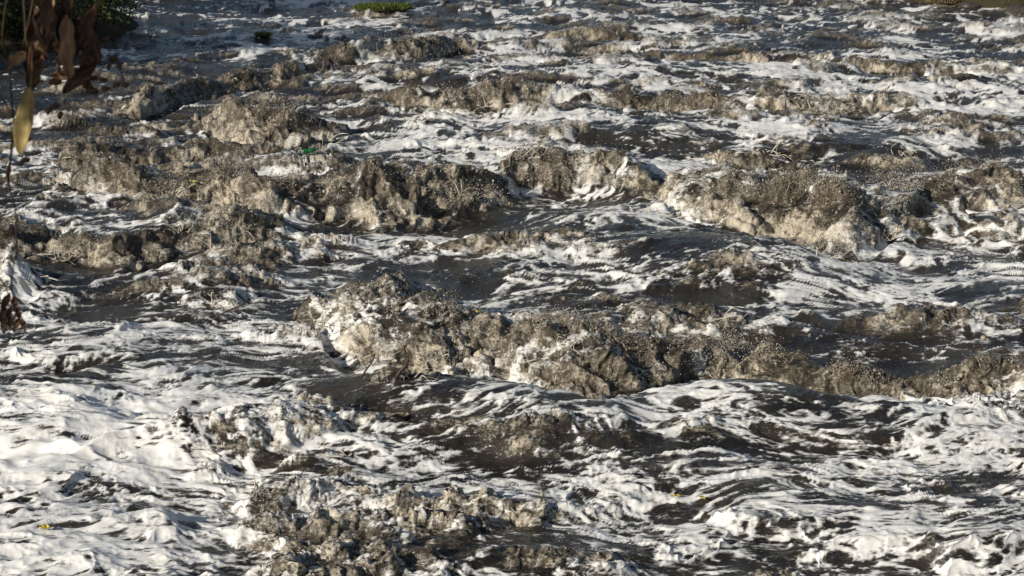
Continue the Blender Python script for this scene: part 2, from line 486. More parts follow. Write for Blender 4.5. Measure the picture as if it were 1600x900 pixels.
    nx, ny, nz = -gx / ln, -gy / ln, 1 / ln
    def calm(g, n=7):                                # the pinch follows the broad slopes only, so no fold turns over
        g = g.reshape(NR, NC); k = np.hanning(n + 2)[1:-1]; k /= k.sum(); h_ = n // 2
        q = np.pad(g, ((h_, h_), (0, 0)), 'edge'); g = sum(k[i] * q[i:i + NR] for i in range(n))
        q = np.pad(g, ((0, 0), (h_, h_)), 'edge'); return sum(k[i] * q[:, i:i + NC] for i in range(n)).ravel()
    gxs, gys = calm(gx), calm(gy)
    sh = shiftY.reshape(NR, NC)
    # a lip may lean forward but not pass the row in front of it
    step = np.diff(Yg, axis=0) * 0.75
    lim = sh.copy()
    for r in range(NR - 2, -1, -1):
        lim[r] = np.minimum(np.maximum(lim[r], lim[r + 1] - step[r] * 4), lim[r + 1] + step[r])
    shiftY = calm(calm(np.ascontiguousarray(lim), 11), 11)
    P = np.stack([X + 0.03 * gxs, Y + shiftY + 0.03 * gys, Z], 1)
    # ---- froth: three sizes of torn, ridged relief in space
    m = np.nonzero(froth > 0.03)[0]
    x, y, z = P[m].T
    fr = froth[m] / dist[m] ** 0.3
    x0, y0_, z0 = x * 0.8, y, z
    # torn sheets: folds pushed about in space, large ones first
    for f, am, k in ((1.5, .15, 1), (3.4, .06, 5), (8.0, .034, 9), (18.0, .016, 17)):
        dx = n3(x0 * f, y0_ * f, z0 * f, k); dy = n3(x0 * f, y0_ * f, z0 * f, k + 1); dz_ = n3(x0 * f, y0_ * f, z0 * f, k + 2)
        x0 = x0 + dx * 0.35 / f; y0_ = y0_ + dy * 0.35 / f; z0 = z0 + dz_ * 0.35 / f
        P[m, 0] += fr * am * dx; P[m, 1] += fr * am * dy * 0.8; P[m, 2] += fr * am * (0.55 * dz_)
    d1 = 1 - np.abs(n3(x0 * 2.2, y0_ * 2.2, z0 * 2.2, 4)) * 2.2
    d2 = 1 - np.abs(n3(x0 * 5.5, y0_ * 5.5, z0 * 5.5, 5)) * 2.2
    d3 = 1 - np.abs(n3(x0 * 13, y0_ * 13, z0 * 13, 6)) * 2.2
    d4 = 1 - np.abs(n3(x0 * 27, y0_ * 27, z0 * 27, 7)) * 2.2
    tear = fr * (0.17 * (d1 - 0.5) + 0.045 * ss(0.0, 1.0, d2) + 0.030 * ss(0.1, 1.0, d3) + 0.016 * d4)
    up_ = np.stack([nx[m], ny[m], nz[m] * 0.6 + 0.5], 1)
    P[m] += up_ * tear[:, None]
    pale = np.zeros_like(X)
    lf = n3(x * 0.9, y * 0.9, z * 0.9, 14) + 0.6 * n3(x * 2.1, y * 2.1, z * 2.1, 15)
    fil = np.maximum(np.maximum(ss(0.45, 1.0, d2), 0.85 * ss(0.45, 1.0, d3)), 0.9 * ss(0.6, 1.05, d1))
    st1 = 1 - np.abs(n3(x0 * 3.2, y0_ * 1.5, z0 * 1.3, 18)) * 2.4
    st2 = 1 - np.abs(n3(x0 * 8.0, y0_ * 3.5, z0 * 3.0, 19)) * 2.4
    strand = np.maximum(ss(0.5, 1.0, st1), 0.9 * ss(0.5, 1.0, st2)) * (0.4 + 0.6 * ss(-0.3, 0.5, lf))
    pale[m] = np.clip(0.42 * fil + 0.50 * strand + 0.42 * ss(-0.2, 0.9, lf) - 0.20 + 0.10 * aer[m] - 0.14 * ss(0.2, 0.9, crest[m]) + 0.25 * white[m], 0, 1)
    # flanks beyond the picture stay low
    i = np.arange(NR * NC, dtype=np.int32).reshape(NR, NC)
    F = np.stack([i[:-1, :-1], i[:-1, 1:], i[1:, 1:], i[1:, :-1]], -1).reshape(-1, 4)
    me = mesh_np("river", P, F)
    for nm, arr in (("foam", wmask), ("froth", froth), ("pale", pale), ("grain", 1 / dist ** 0.6)):
        me.attributes.new(nm, 'FLOAT', 'POINT').data.foreach_set('value', np.ascontiguousarray(arr, np.float32))
    N = np.stack([nx, ny, nz], 1)
    return me, P, N, torn, crest, wmask, T, Y, pale

def water_material():
    q = NT("muddy_water")
    tc0 = q.n('ShaderNodeTexCoord').outputs['Object']
    mp = q.n('ShaderNodeMapping'); mp.inputs['Scale'].default_value = (0.45, 1, 1); q.l(tc0, mp.inputs[0]); tc = mp.outputs[0]
    foam, froth, pale = q.attr('foam'), q.attr('froth'), q.attr('pale')
    l1 = q.math('SUBTRACT', 1.0, q.math('MULTIPLY', q.math('ABSOLUTE', q.math('SUBTRACT', q.noise(tc, 6.0, 4, 0.62, 0.5), 0.5)), 7.0))
    l2 = q.math('SUBTRACT', 1.0, q.math('MULTIPLY', q.math('ABSOLUTE', q.math('SUBTRACT', q.noise(tc, 15.0, 3, 0.6, 0.4), 0.5)), 7.0))
    f1 = q.noise(tc, 9.0, 4, 0.65, 0.6)
    f2 = q.noise(tc, 34.0, 3, 0.6, 0.3)
    f3 = q.noise(tc, 1.3, 3, 0.6)
    jit = q.math('ADD', q.math('MULTIPLY', q.math('ADD', l1, -0.35), 0.30), q.math('ADD', q.math('MULTIPLY', q.math('ADD', l2, -0.35), 0.24), q.math('MULTIPLY', q.math('SUBTRACT', f2, 0.5), 0.8)))
    jit = q.math('MULTIPLY', jit, q.attr('grain'))
    fm = q.math('POWER', q.range(q.math('ADD', foam, jit), 0.20, 1.0), 1.35)
    water = q.mix(q.range(f3, 0.35, 0.65), (0.015, 0.013, 0.0105), (0.038, 0.032, 0.024))
    l3 = q.math('SUBTRACT', 1.0, q.math('MULTIPLY', q.math('ABSOLUTE', q.math('SUBTRACT', q.noise(tc0, 17.0, 3, 0.65, 0.8), 0.5)), 8.0))
    br = q.mix(q.range(q.math('ADD', pale, q.math('ADD', q.math('MULTIPLY', q.math('SUBTRACT', f2, 0.5), 0.8), q.math('MULTIPLY', q.math('SUBTRACT', l3, 0.45), 0.42))), 0.1, 0.9), (0.070, 0.056, 0.038), (0.46, 0.40, 0.305))
    frm = q.range(q.math('ADD', froth, q.math('MULTIPLY', jit, 0.6)), 0.2, 0.7)
    cw = q.mix(q.range(f1, 0.3, 0.7), (0.80, 0.79, 0.755), (0.62, 0.60, 0.555))
    c = water
    c = q.mix(frm, c, br)
    c = q.mix(fm, c, cw)
    q.l(c, q.b.inputs['Base Color'])
    rg = q.math('ADD', q.math('MULTIPLY', frm, 0.20), 0.10)
    rg = q.math('ADD', rg, q.math('MULTIPLY', fm, 0.5), clamp=True)
    q.l(rg, q.b.inputs['Roughness'])
    q.b.inputs['IOR'].default_value = 1.33
    h = q.math('ADD', q.math('MULTIPLY', f2, 0.5), f1)
    bp = q.n('ShaderNodeBump'); bp.inputs['Distance'].default_value = 0.03
    q.l(q.range(foam, 0.0, 1.0, 0.85, 0.12), bp.inputs['Strength'])
    q.l(h, bp.inputs['Height']); q.l(bp.outputs[0], q.b.inputs['Normal'])
    return q.m

MAT_WATER = water_material()
river_me, P, N, froth, crest, wmask, Tt, Yy, pale = river_surface(*river_grid())
river = link("river", river_me, MAT_WATER)
tag(river, "brown flooding river churned into breaking waves and white foam", kind='structure')

# where a pixel of the photograph meets the water
_in = np.nonzero((np.abs(Tt) < 0.42) & (Yy > 12))[0]
_P = P[_in]
_dz = _P[:, 2] - CAM_H
_f = _P[:, 1] * CP - _dz * SP
_PX = 800 + 800 / TH * _P[:, 0] / _f
_PY = 450 - 800 / TH * (_P[:, 1] * SP + _dz * CP) / _f
def on_water(px, py, tol=2.0):
    m = np.nonzero((np.abs(_PX - px) < tol) & (np.abs(_PY - py) < tol))[0]
    if len(m) == 0:
        return on_water(px, py, tol * 2)
    j = m[np.argmin(_f[m])]
    return Vector(_P[j].tolist())

# ------------------------------------------------------------------ spray: drops and torn threads of water
def spray_material():
    q = NT("spray_water")
    t = q.attr('tone')
    q.l(q.mix(t, (0.20, 0.17, 0.125), (0.60, 0.54, 0.44)), q.b.inputs['Base Color'])
    q.b.inputs['Roughness'].default_value = 0.45
    q.b.inputs['IOR'].default_value = 1.33
    return q.m

def points_object(name, V, rad, tone, mat):
    me = bpy.data.meshes.new(name)
    me.vertices.add(len(V)); me.vertices.foreach_set('co', np.ascontiguousarray(V, np.float32).ravel())
    me.attributes.new('rad', 'FLOAT', 'POINT').data.foreach_set('value', np.ascontiguousarray(rad, np.float32))
    me.attributes.new('tone', 'FLOAT', 'POINT').data.foreach_set('value', np.ascontiguousarray(tone, np.float32))
    o = link(name, me, mat)
    g = bpy.data.node_groups.new(name + "_drops", 'GeometryNodeTree')
    g.interface.new_socket('Geometry', in_out='INPUT', socket_type='NodeSocketGeometry')
    g.interface.new_socket('Geometry', in_out='OUTPUT', socket_type='NodeSocketGeometry')
    a, b = g.nodes.new('NodeGroupInput'), g.nodes.new('NodeGroupOutput')
    mp = g.nodes.new('GeometryNodeMeshToPoints')
    na = g.nodes.new('GeometryNodeInputNamedAttribute'); na.data_type = 'FLOAT'; na.inputs[0].default_value = 'rad'
    sm = g.nodes.new('GeometryNodeSetMaterial'); sm.inputs['Material'].default_value = mat
    g.links.new(a.outputs[0], mp.inputs['Mesh'])
    g.links.new(na.outputs[0], mp.inputs['Radius'])
    g.links.new(mp.outputs[0], sm.inputs['Geometry'])
    g.links.new(sm.outputs[0], b.inputs[0])
    md = o.modifiers.new("drops", 'NODES'); md.node_group = g
    return o

def build_spray():
    inside = (np.abs(Tt) < 0.41) & (Yy > 13) & (Yy < 82)
    V, Rr, C = [], [], []
    def pick(wt, n):
        c = np.cumsum(wt); return np.searchsorted(c, rng.random(n) * c[-1])
    # loose drops close to the torn faces
    clump = ss(-0.15, 0.5, n3(P[:, 0] * 3.0, P[:, 1] * 3.0, P[:, 2] * 3.0, 31)) + 0.08
    k = pick(ss(0.3, 0.9, froth) * ss(0.12, 0.3, crest) * inside * clump ** 2 * (0.3 + crest), 22000)
    n = len(k)
    far = np.clip(Yy[k] / 20, 0.8, 3.0)
    off = rng.exponential(0.024, n) * (1 + 1.5 * crest[k]) * np.sqrt(far)
    p = P[k] + N[k] * off[:, None] + rng.normal(0, 0.02, (n, 3)) * far[:, None] + np.array([0, -0.3, 0.5]) * off[:, None]
    V.append(p); Rr.append(np.exp(rng.normal(math.log(0.0032), 0.55, n)) * far ** 0.75); C.append(np.clip(pale[k] * 0.9 + rng.normal(0.0, 0.1, n), 0, 1))
    # threads: short arcs flung up and forward, beads overlapping
    k = pick((crest * 1.2 + 0.12 * froth ** 3 * ss(0.12, 0.3, crest)) * inside * clump, 5200)
    n = len(k); L = 7
    far = np.clip(Yy[k] / 20, 0.8, 3.0)
    v = N[k] * 0.3 + rng.normal(0, 0.7, (n, 3)) + np.array([0, -0.4, 0.4])
    v *= (rng.gamma(2.0, 0.045, n) * (0.5 + crest[k]))[:, None]
    r0 = np.exp(rng.normal(math.log(0.0050), 0.4, n)) * far ** 0.5
    tone = np.clip(0.2 + pale[k] * 0.7 + rng.normal(0.0, 0.2, n), 0, 1)
    bend = rng.normal(0, 0.25, (n, 3)) * np.linalg.norm(v, axis=1)[:, None]
    for q in range(L):
        u = q / (L - 1)
        p = P[k] + v * u + bend * u * u + np.array([0, 0, -0.35]) * (np.linalg.norm(v, axis=1) * u * u)[:, None]
        V.append(p + rng.normal(0, .007, (n, 3))); Rr.append(r0 * (1.1 - 0.6 * u) * np.exp(rng.normal(-0.2, 0.45, n))); C.append(tone)
    # single long strands of thrown water
    for px, py in ((345, 388), (375, 378), (395, 376), (300, 358), (95, 402), (110, 398), (490, 512), (560, 545), (600, 560), (640, 590), (700, 560), (760, 165), (1290, 172), (1270, 165), (520, 215), (845, 240), (1190, 238), (530, 705),
                   (1110, 582), (400, 770), (345, 700), (350, 475), (330, 478), (1005, 330), (1035, 335), (1380, 370), (1290, 400), (820, 565), (900, 540), (1120, 500), (1400, 290), (110, 245), (270, 300),
                   (650, 185), (500, 235), (720, 300), (930, 30), (1420, 240), (40, 440)):
        b0 = np.array(on_water(px, py)[:])
        f = max(0.9, b0[1] / 20)
        for q in range(7):
            L = 40
            u = np.linspace(0, 1, L * 2)[:, None]
            v = np.array([rng.normal(0, .22), -abs(rng.normal(0.05, .12)), abs(rng.normal(.22, .10))]) * f ** 0.8
            o_ = np.array([rng.normal(0, .12), rng.normal(0, .06), -0.02]) * f
            sway = rng.normal(0, .05, 3)
            p = b0 + o_ + v * u + np.array([0, 0, -.16]) * u * u * f ** 0.8 + sway * np.sin(u * rng.uniform(3, 7))
            V.append(p); Rr.append((0.009 * rng.uniform(.5, 1.2) * f ** 0.6) * (1.0 - 0.6 * u[:, 0]) * (0.8 + 0.35 * np.sin(u[:, 0] * rng.uniform(8, 20)))); C.append(np.full(len(u), rng.uniform(.55, 1.0)))
    # plumes thrown above the crests
    for px, py, dy, sx, sz, n in ((845, 268, 0, .45, .75, 3500), (1130, 530, 0, .22, .3, 2200), (1420, 285, 0, .5, .5, 2600), (300, 300, 0, .7, .5, 2600),
                                  (720, 300, 0, .6, .45, 2600), (640, 290, 0, .4, .35, 1800), (400, 190, 0, .9, .6, 3000), (560, 470, 0, .25, .3, 900),
                                  (1290, 170, 0, .4, .7, 1200), (1300, 380, 0, .35, .5, 2200), (1160, 290, 0, .6, .4, 2200), (930, 560, 0, .5, .3, 2500),
                                  (1080, 540, 0, .5, .25, 2500), (1560, 290, 0, .8, .4, 2500), (640, 75, 0, 1.5, .8, 1800), (130, 230, 0, .5, .5, 1200)):
        n = int(n * 1.1); g = ground(px, py, 0.25)
        u = rng.random(n) ** 1.6
        p = np.stack([g[0] + rng.normal(0, sx, n) * (0.6 + 0.5 * u), g[1] + rng.normal(0, sx * 0.6, n), 0.15 + sz * u * (0.7 + 0.6 * np.abs(rng.normal(0, 0.6, n)))], 1)
        f = max(0.8, g[1] / 20)
        V.append(p); Rr.append(np.exp(rng.normal(math.log(0.0027), 0.55, n)) * f ** 0.75 * (1 - 0.4 * u)); C.append(np.clip(rng.normal(0.55, 0.12, n), 0, 1))
    o = points_object("spray", np.concatenate(V), np.concatenate(Rr), np.concatenate(C), spray_material())
    tag(o, "fine brown spray and torn threads of water flung off the breaking waves", kind='stuff')
build_spray()

# ------------------------------------------------------------------ the banks
BANK = [(-22, 9), (-80, 26), (-70, 38), (-27, 40), (-21.5, 49), (-18.3, 56), (-16.2, 57.3), (-14.9, 58.2), (-14.2, 61), (-15.5, 66), (-20, 73), (-21, 80), (-12, 90), (5, 92), (13, 86),
        (15.5, 77.5), (18.5, 73.8), (20.9, 71.2), (21.4, 67.2), (23, 64), (27, 60), (46, 55), (72, 46), (80, 26), (22, 9), (0, 8.6)]
def build_bank():
    gx = np.concatenate([np.linspace(-320, -42, 36)[:-1], np.linspace(-42, 42, 120), np.linspace(42, 320, 36)[1:]])
    gy = np.concatenate([np.linspace(-90, -8, 16)[:-1], np.linspace(-8, 96, 130), np.linspace(96, 420, 30)[1:]])
    Xg, Yg = np.meshgrid(gx, gy)
    x, y = Xg.ravel(), Yg.ravel()
    pts = np.array(BANK); nxt = np.roll(pts, -1, 0)
    d = np.full(x.shape, 1e9); ins = np.zeros(x.shape, bool)
    for (ax, ay), (bx, by) in zip(pts, nxt):
        ex, ey = bx - ax, by - ay
        t = np.clip(((x - ax) * ex + (y - ay) * ey) / (ex * ex + ey * ey), 0, 1)
        d = np.minimum(d, np.hypot(x - ax - t * ex, y - ay - t * ey))
        c = ((ay > y) != (by > y)) & (x < (bx - ax) * (y - ay) / (by - ay + 1e-12) + ax)
        ins ^= c
    sd = np.where(ins, -d, d)
    z = np.where(sd < 0, np.maximum(-1.6, sd * 0.9), np.minimum(sd * 0.5, 4.35 + 0.02 * sd))
    z = z + 0.18 * fbm(x * 0.9, y * 0.9, 3, 200) * np.clip(sd, 0, 1) + 0.5 * fbm(x * 0.08, y * 0.08, 2, 205) * np.clip(sd / 6, 0, 1)
    n0, n1 = len(gy), len(gx)
    i = np.arange(n0 * n1).reshape(n0, n1)
    F = np.stack([i[:-1, :-1], i[:-1, 1:], i[1:, 1:], i[1:, :-1]], -1).reshape(-1, 4)
    me = mesh_np("bank", np.stack([x, y, z], 1), F)
    o = link("bank", me, simple_mat("bank_soil", (0.042, 0.032, 0.021), (0.05, 0.045, 0.022), 1.3, 0.95, 0.1, 0.6))
    tag(o, "muddy grassy river bank", kind='structure')
    return o
bank = build_bank()
_bv = np.empty(len(bank.data.vertices) * 3, np.float32); bank.data.vertices.foreach_get('co', _bv); _bv = _bv.reshape(-1, 3)
def bank_z(x, y):
    return float(_bv[np.argmin((_bv[:, 0] - x) ** 2 + (_bv[:, 1] - y) ** 2), 2])

# ------------------------------------------------------------------ plants
def tube(pts, radii, sides=6):
    """vertices and quads of a tapered tube through points"""
    V, F = [], []
    pts = [Vector(p) for p in pts]
    for i, p in enumerate(pts):
        t = (pts[min(i + 1, len(pts) - 1)] - pts[max(i - 1, 0)]).normalized()
        a = t.cross(Vector((0.31, 0.74, 0.6))).normalized(); b = t.cross(a)
        for k in range(sides):
            an = 2 * math.pi * k / sides
            V.append(p + (a * math.cos(an) + b * math.sin(an)) * radii[i])
    for i in range(len(pts) - 1):
        for k in range(sides):
            F.append((i * sides + k, i * sides + (k + 1) % sides, (i + 1) * sides + (k + 1) % sides, (i + 1) * sides + k))
    n = len(V)
    V.append(pts[-1]); V.append(pts[0])
    for k in range(sides):
        F.append(((len(pts) - 1) * sides + k, (len(pts) - 1) * sides + (k + 1) % sides, n, n))
        F.append(((k + 1) % sides, k, n + 1, n + 1))
    return V, F

def tubes_mesh(name, list_of):
    bm = bmesh.new()
    for pts, radii, sides in list_of:
        V, F = tube(pts, radii, sides)
        vs = [bm.verts.new(v) for v in V]
        for f in F:
            f = [f[i] for i in range(4) if f[i] not in f[:i]]
            bm.faces.new([vs[q] for q in f])
    bmesh.ops.recalc_face_normals(bm, faces=bm.faces)
    me = bpy.data.meshes.new(name); bm.to_mesh(me); bm.free()
    return me

def leaves_mesh(name, C, size, rs, droop=0.3):
    """a diamond-shaped, slightly folded leaf at every centre"""
    n = len(C)
    u = rs.normal(size=(n, 3)); u[:, 2] -= droop; u /= np.linalg.norm(u, axis=1)[:, None]
    v = np.cross(u, rs.normal(size=(n, 3))); v /= np.linalg.norm(v, axis=1)[:, None]
    w_ = np.cross(u, v)
    L = size * np.exp(rs.normal(0, 0.3, n))[:, None]
    A = C - u * L * 0.5; B = C + u * L * 0.5
    S1 = C + v * L * 0.26 + w_ * L * 0.06; S2 = C - v * L * 0.26 + w_ * L * 0.06
    V = np.stack([A, S1, B, S2], 1).reshape(-1, 3)
    i = np.arange(n)[:, None] * 4
    F = np.concatenate([i + np.array([0, 1, 2]), i + np.array([0, 2, 3])])
    return mesh_np(name, V, F)

def plant(name, label, cat, x, y, h, rad, n, leaf, mats, seed, group=None, trunk_frac=0.3, trunk_r=0.05, limbs=9, z=None):
    rs = np.random.default_rng(seed)
    if z is None: z = bank_z(x, y) - 0.08
    root = empty(name, (x, y, z))
    tag(root, label, cat, group)
    tl = [([(0, 0, -0.1), (0.03 * h, 0.01 * h, h * 0.35), (0.0, -0.02 * h, h * 0.7), (0.02 * h, 0.02 * h, h * 0.95)], [trunk_r, trunk_r * .8, trunk_r * .5, trunk_r * .15], 7)]
    ends = []
    for k in range(limbs):
        a = 2 * math.pi * (k * 0.382 + rs.random() * 0.1); t = trunk_frac + (0.9 - trunk_frac) * k / limbs
        b = Vector((0.02 * h, 0, h * t)); r_ = rad * (1.05 - 0.6 * max(0, t - 0.45)) * (0.65 + 0.45 * rs.random())
        e = b + Vector((math.cos(a) * r_, math.sin(a) * r_, h * 0.16 + rs.random() * h * 0.08))
        m_ = (b + e) / 2 + Vector((0, 0, -0.04 * h))
        tl.append(([b, m_, e], [trunk_r * .45, trunk_r * .3, trunk_r * .08], 5)); ends += [e, m_ + (e - m_) * 0.4, e + Vector((0, 0, 0.05 * h))]
    ends.append(Vector((0.02 * h, 0.02 * h, h * 0.96)))
    link("trunk", tubes_mesh("trunk", tl), mats[0], root)
    E = np.array([list(e) for e in ends]); k = rs.integers(0, len(E), n)
    sc_ = rad * 0.27 * (0.5 + rs.random(len(E)))[k][:, None]
    C = E[k] + rs.normal(size=(n, 3)) * sc_ * np.array([1, 1, 0.75])
    C = C[C[:, 2] > 0.05]
    link("crown", leaves_mesh("crown", C, leaf, rs), mats[1], root, smooth=False)
    return root

MAT_BARK = simple_mat("bark", (0.05, 0.038, 0.026), (0.09, 0.07, 0.05), 14, 0.9, 0.1, 0.5)
MAT_GREEN = simple_mat("green_leaf", (0.035, 0.055, 0.016), (0.085, 0.105, 0.03), 2.2, 0.6, 0.25, 0, 0.25)
MAT_DARKGREEN = simple_mat("dark_green_leaf", (0.026, 0.038, 0.014), (0.06, 0.07, 0.026), 2.0, 0.65, 0.25, 0, 0.2)
MAT_DRYREED = simple_mat("dry_reed", (0.16, 0.115, 0.065), (0.25, 0.19, 0.11), 6, 0.9, 0.1, 0, 0.2)

for x, y, h, rad, n, leaf, m_, seed, lab in (
        (-18.9, 56.2, 1.8, 1.15, 3000, .13, MAT_DARKGREEN, 1, "dense dark green bush at the water's edge in the top left corner"),
        (-17.4, 57.0, 1.6, .95, 2600, .12, MAT_GREEN, 2, "leafy green bush on the far bank just behind the dry brown leaves"),
        (-16.1, 57.4, 1.3, .85, 2300, .11, MAT_DARKGREEN, 3, "low dark bush reaching over the river, rightmost of the top left bushes"),
        (-19.6, 58.9, 2.4, 1.2, 2600, .14, MAT_GREEN, 9, "taller green bush standing behind the top left corner bush"),
        (-17.0, 59.8, 2.3, 1.1, 2400, .13, MAT_DARKGREEN, 10, "tall dark bush higher up the bank behind the dry leaves"),
        (-15.3, 60.6, 1.3, .8, 1800, .11, MAT_GREEN, 11, "small green bush farthest upriver on the left bank"),
        (22.4, 67.3, 1.7, 1.1, 2800, .12, MAT_GREEN, 4, "rounded green bush on the bank in the top right corner")):
    plant("bush", lab, 'bush', x, y, h, rad, n, leaf, (MAT_BARK, m_), seed, trunk_frac=0.04, limbs=16, trunk_r=0.03)
plant("shrub", "dark upright shrub on the bank beside the rounded green bush at top right", 'shrub', 20.9, 72.8, 2.4, .55, 1100, .13, (MAT_BARK, MAT_DARKGREEN), 5, trunk_r=0.09, trunk_frac=0.1)
# trees of the left bank: out of the frame, their shadows lie on the far water
plant("tree", "tall broad tree on the left bank nearest the river", 'tree', -24.5, 45.5, 9.0, 3.2, 9000, .42, (MAT_BARK, MAT_GREEN), 6, trunk_r=0.22, limbs=14)
plant("tree", "tall dark tree on the left bank farther upriver", 'tree', -28.0, 60.5, 9.5, 3.2, 9000, .42, (MAT_BARK, MAT_DARKGREEN), 7, trunk_r=0.24, limbs=14)

def tuft(name, label, cat, loc, rx, ry, h, n, mat, seed, w_=0.02, lean=0.5):
    """grass or reed blades standing on a low mound"""
    rs = np.random.default_rng(seed)
    root = empty(name, loc); tag(root, label, cat)
    a = rs.random(n) * 2 * np.pi; r_ = np.sqrt(rs.random(n))
    B = np.stack([np.cos(a) * r_ * rx, np.sin(a) * r_ * ry, 0.12 * h * (1 - r_ ** 2)], 1)
    d = rs.normal(size=(n, 3)) * lean; d[:, 2] = 1; d /= np.linalg.norm(d, axis=1)[:, None]
    L = h * (0.5 + 0.6 * rs.random(n))[:, None]
    side = np.cross(d, rs.normal(size=(n, 3))); side /= np.linalg.norm(side, axis=1)[:, None]
    M = B + d * L * 0.55; T_ = B + d * L + rs.normal(size=(n, 3)) * L * 0.18
    V = np.stack([B - side * w_ * .5, B + side * w_ * .5, M + side * w_ * .6, M - side * w_ * .6, T_], 1).reshape(-1, 3)
    i = np.arange(n)[:, None] * 5
    F = np.concatenate([i + np.array([0, 1, 2]), i + np.array([0, 2, 3]), i + np.array([3, 2, 4])])
    g = link("blades", mesh_np("blades", V, F), mat, root, smooth=False); tag(g, kind='stuff')
    bm = bmesh.new()
    bmesh.ops.create_icosphere(bm, subdivisions=3, radius=1)
    for v in bm.verts:
        k = 1 + 0.18 * math.sin(v.co.x * 5 + seed) * math.cos(v.co.y * 6)
        v.co = Vector((v.co.x * rx * k, v.co.y * ry * k, v.co.z * h * 0.22))
    me = bpy.data.meshes.new("mound"); bm.to_mesh(me); bm.free()
    link("mound", me, simple_mat(name + "_mound", (0.05, 0.04, 0.02), (0.05, 0.06, 0.02), 7, 0.95, 0.1, 0.4), root)
    return root
MAT_GRASS = simple_mat("fresh_grass", (0.07, 0.10, 0.018), (0.13, 0.16, 0.035), 4, 0.6, 0.2, 0, 0.3)
p = on_water(600, 15)
tuft("grass_islet", "low green grassy islet in the far water at the top edge", 'islet', p + Vector((0, 0.2, -0.02)), 1.25, .8, .26, 1500, MAT_GRASS, 21, 0.035)
p = on_water(412, 55)
tuft("water_weed", "small clump of green weed floating in the shaded far water at upper left", 'weed', p + Vector((0, 0, 0)), 0.3, .25, .13, 260, MAT_GRASS, 22, 0.04)
tuft("reed_bed", "strip of dry brown reeds on the bank at the top right", 'reeds', (17.6, 76.2, bank_z(17.6, 76.2) - .05), 1.6, .9, .9, 900, MAT_DRYREED, 23, 0.03, 0.25)
tuft("grass_tussock", "green-brown grass tussock at the water's edge left of the dark upright shrub", 'tussock', (19.8, 73.0, bank_z(19.8, 73.0) - .03), .9, .6, .5, 700, MAT_DRYREED, 24, 0.03, 0.5)

MAT_ROCK = simple_mat("wet_rock", (0.025, 0.023, 0.02), (0.06, 0.055, 0.047), 5, 0.5, 0.4, 0.6)
def rock(label, x, y, r_, seed):
    rs = np.random.default_rng(seed)
    bm = bmesh.new(); bmesh.ops.create_icosphere(bm, subdivisions=3, radius=r_)
    off = rs.normal(size=(5, 3)); 
    for v in bm.verts:
        n_ = v.co.normalized()
        k = 1.0
        for o_ in off: k = min(k, (0.62 + 0.12 * abs(o_[0])) / max(0.15, n_.dot(Vector(o_.tolist()).normalized())) if n_.dot(Vector(o_.tolist()).normalized()) > 0.5 else k)
        v.co = Vector((v.co.x * k * 1.3, v.co.y * k, v.co.z * k * 0.7))
    me = bpy.data.meshes.new("rock"); bm.to_mesh(me); bm.free()
    o = link("rock", me, MAT_ROCK); o.location = (x, y, max(bank_z(x, y), 0.05) + 0.1 * r_); tag(o, label, 'rock')
rock("dark wet rock at the foot of the dark upright shrub", 20.4, 71.0, .42, 1)
rock("dark wet rock in the water below the rounded green bush at top right", 21.5, 67.6, .5, 2)

# ------------------------------------------------------------------ things afloat
def lathe(name, prof, sides=20):
    V = [(r_ * math.cos(2 * math.pi * k / sides), r_ * math.sin(2 * math.pi * k / sides), z) for r_, z in prof for k in range(sides)]
    F = [(i * sides + k, i * sides + (k + 1) % sides, (i + 1) * sides + (k + 1) % sides, (i + 1) * sides + k) for i in range(len(prof) - 1) for k in range(sides)]
    me = bpy.data.meshes.new(name); me.from_pydata(V, [], F); me.update()
    return me

MAT_BOTTLE = simple_mat("green_plastic", (0.008, 0.07, 0.02), (0.018, 0.125, 0.04), 12, 0.18, 0.5)
MAT_CAP = simple_mat("green_cap", (0.01, 0.10, 0.03), (0.02, 0.13, 0.04), 12, 0.4, 0.4)
p = on_water(482, 240)
b = empty("bottle", p + Vector((-0.14, -0.05, 0.06)))
tag(b, "green plastic bottle floating in front of the spray at left of centre", 'bottle')
b.rotation_euler = (R(8), R(80), R(12))
body_prof = [(0.001, 0), (0.03, 0.0), (0.046, 0.012), (0.052, 0.04), (0.05, 0.075), (0.053, 0.09), (0.049, 0.12), (0.053, 0.15), (0.053, 0.2), (0.046, 0.235), (0.03, 0.265), (0.019, 0.285), (0.017, 0.31), (0.001, 0.311)]
bm_ = lathe("bottle_body", body_prof)
for v in bm_.vertices:                                        # crumpled by the river
    v.co.x *= 1 + 0.10 * math.sin(v.co.z * 40); v.co.y *= 0.9 + 0.1 * math.cos(v.co.z * 31 + v.co.x * 30)
link("bottle_body", bm_, MAT_BOTTLE, b)
link("cap", lathe("cap", [(0.001, 0.3125), (0.021, 0.3125), (0.0225, 0.317), (0.0225, 0.333), (0.02, 0.337), (0.001, 0.3375)]), MAT_CAP, b)

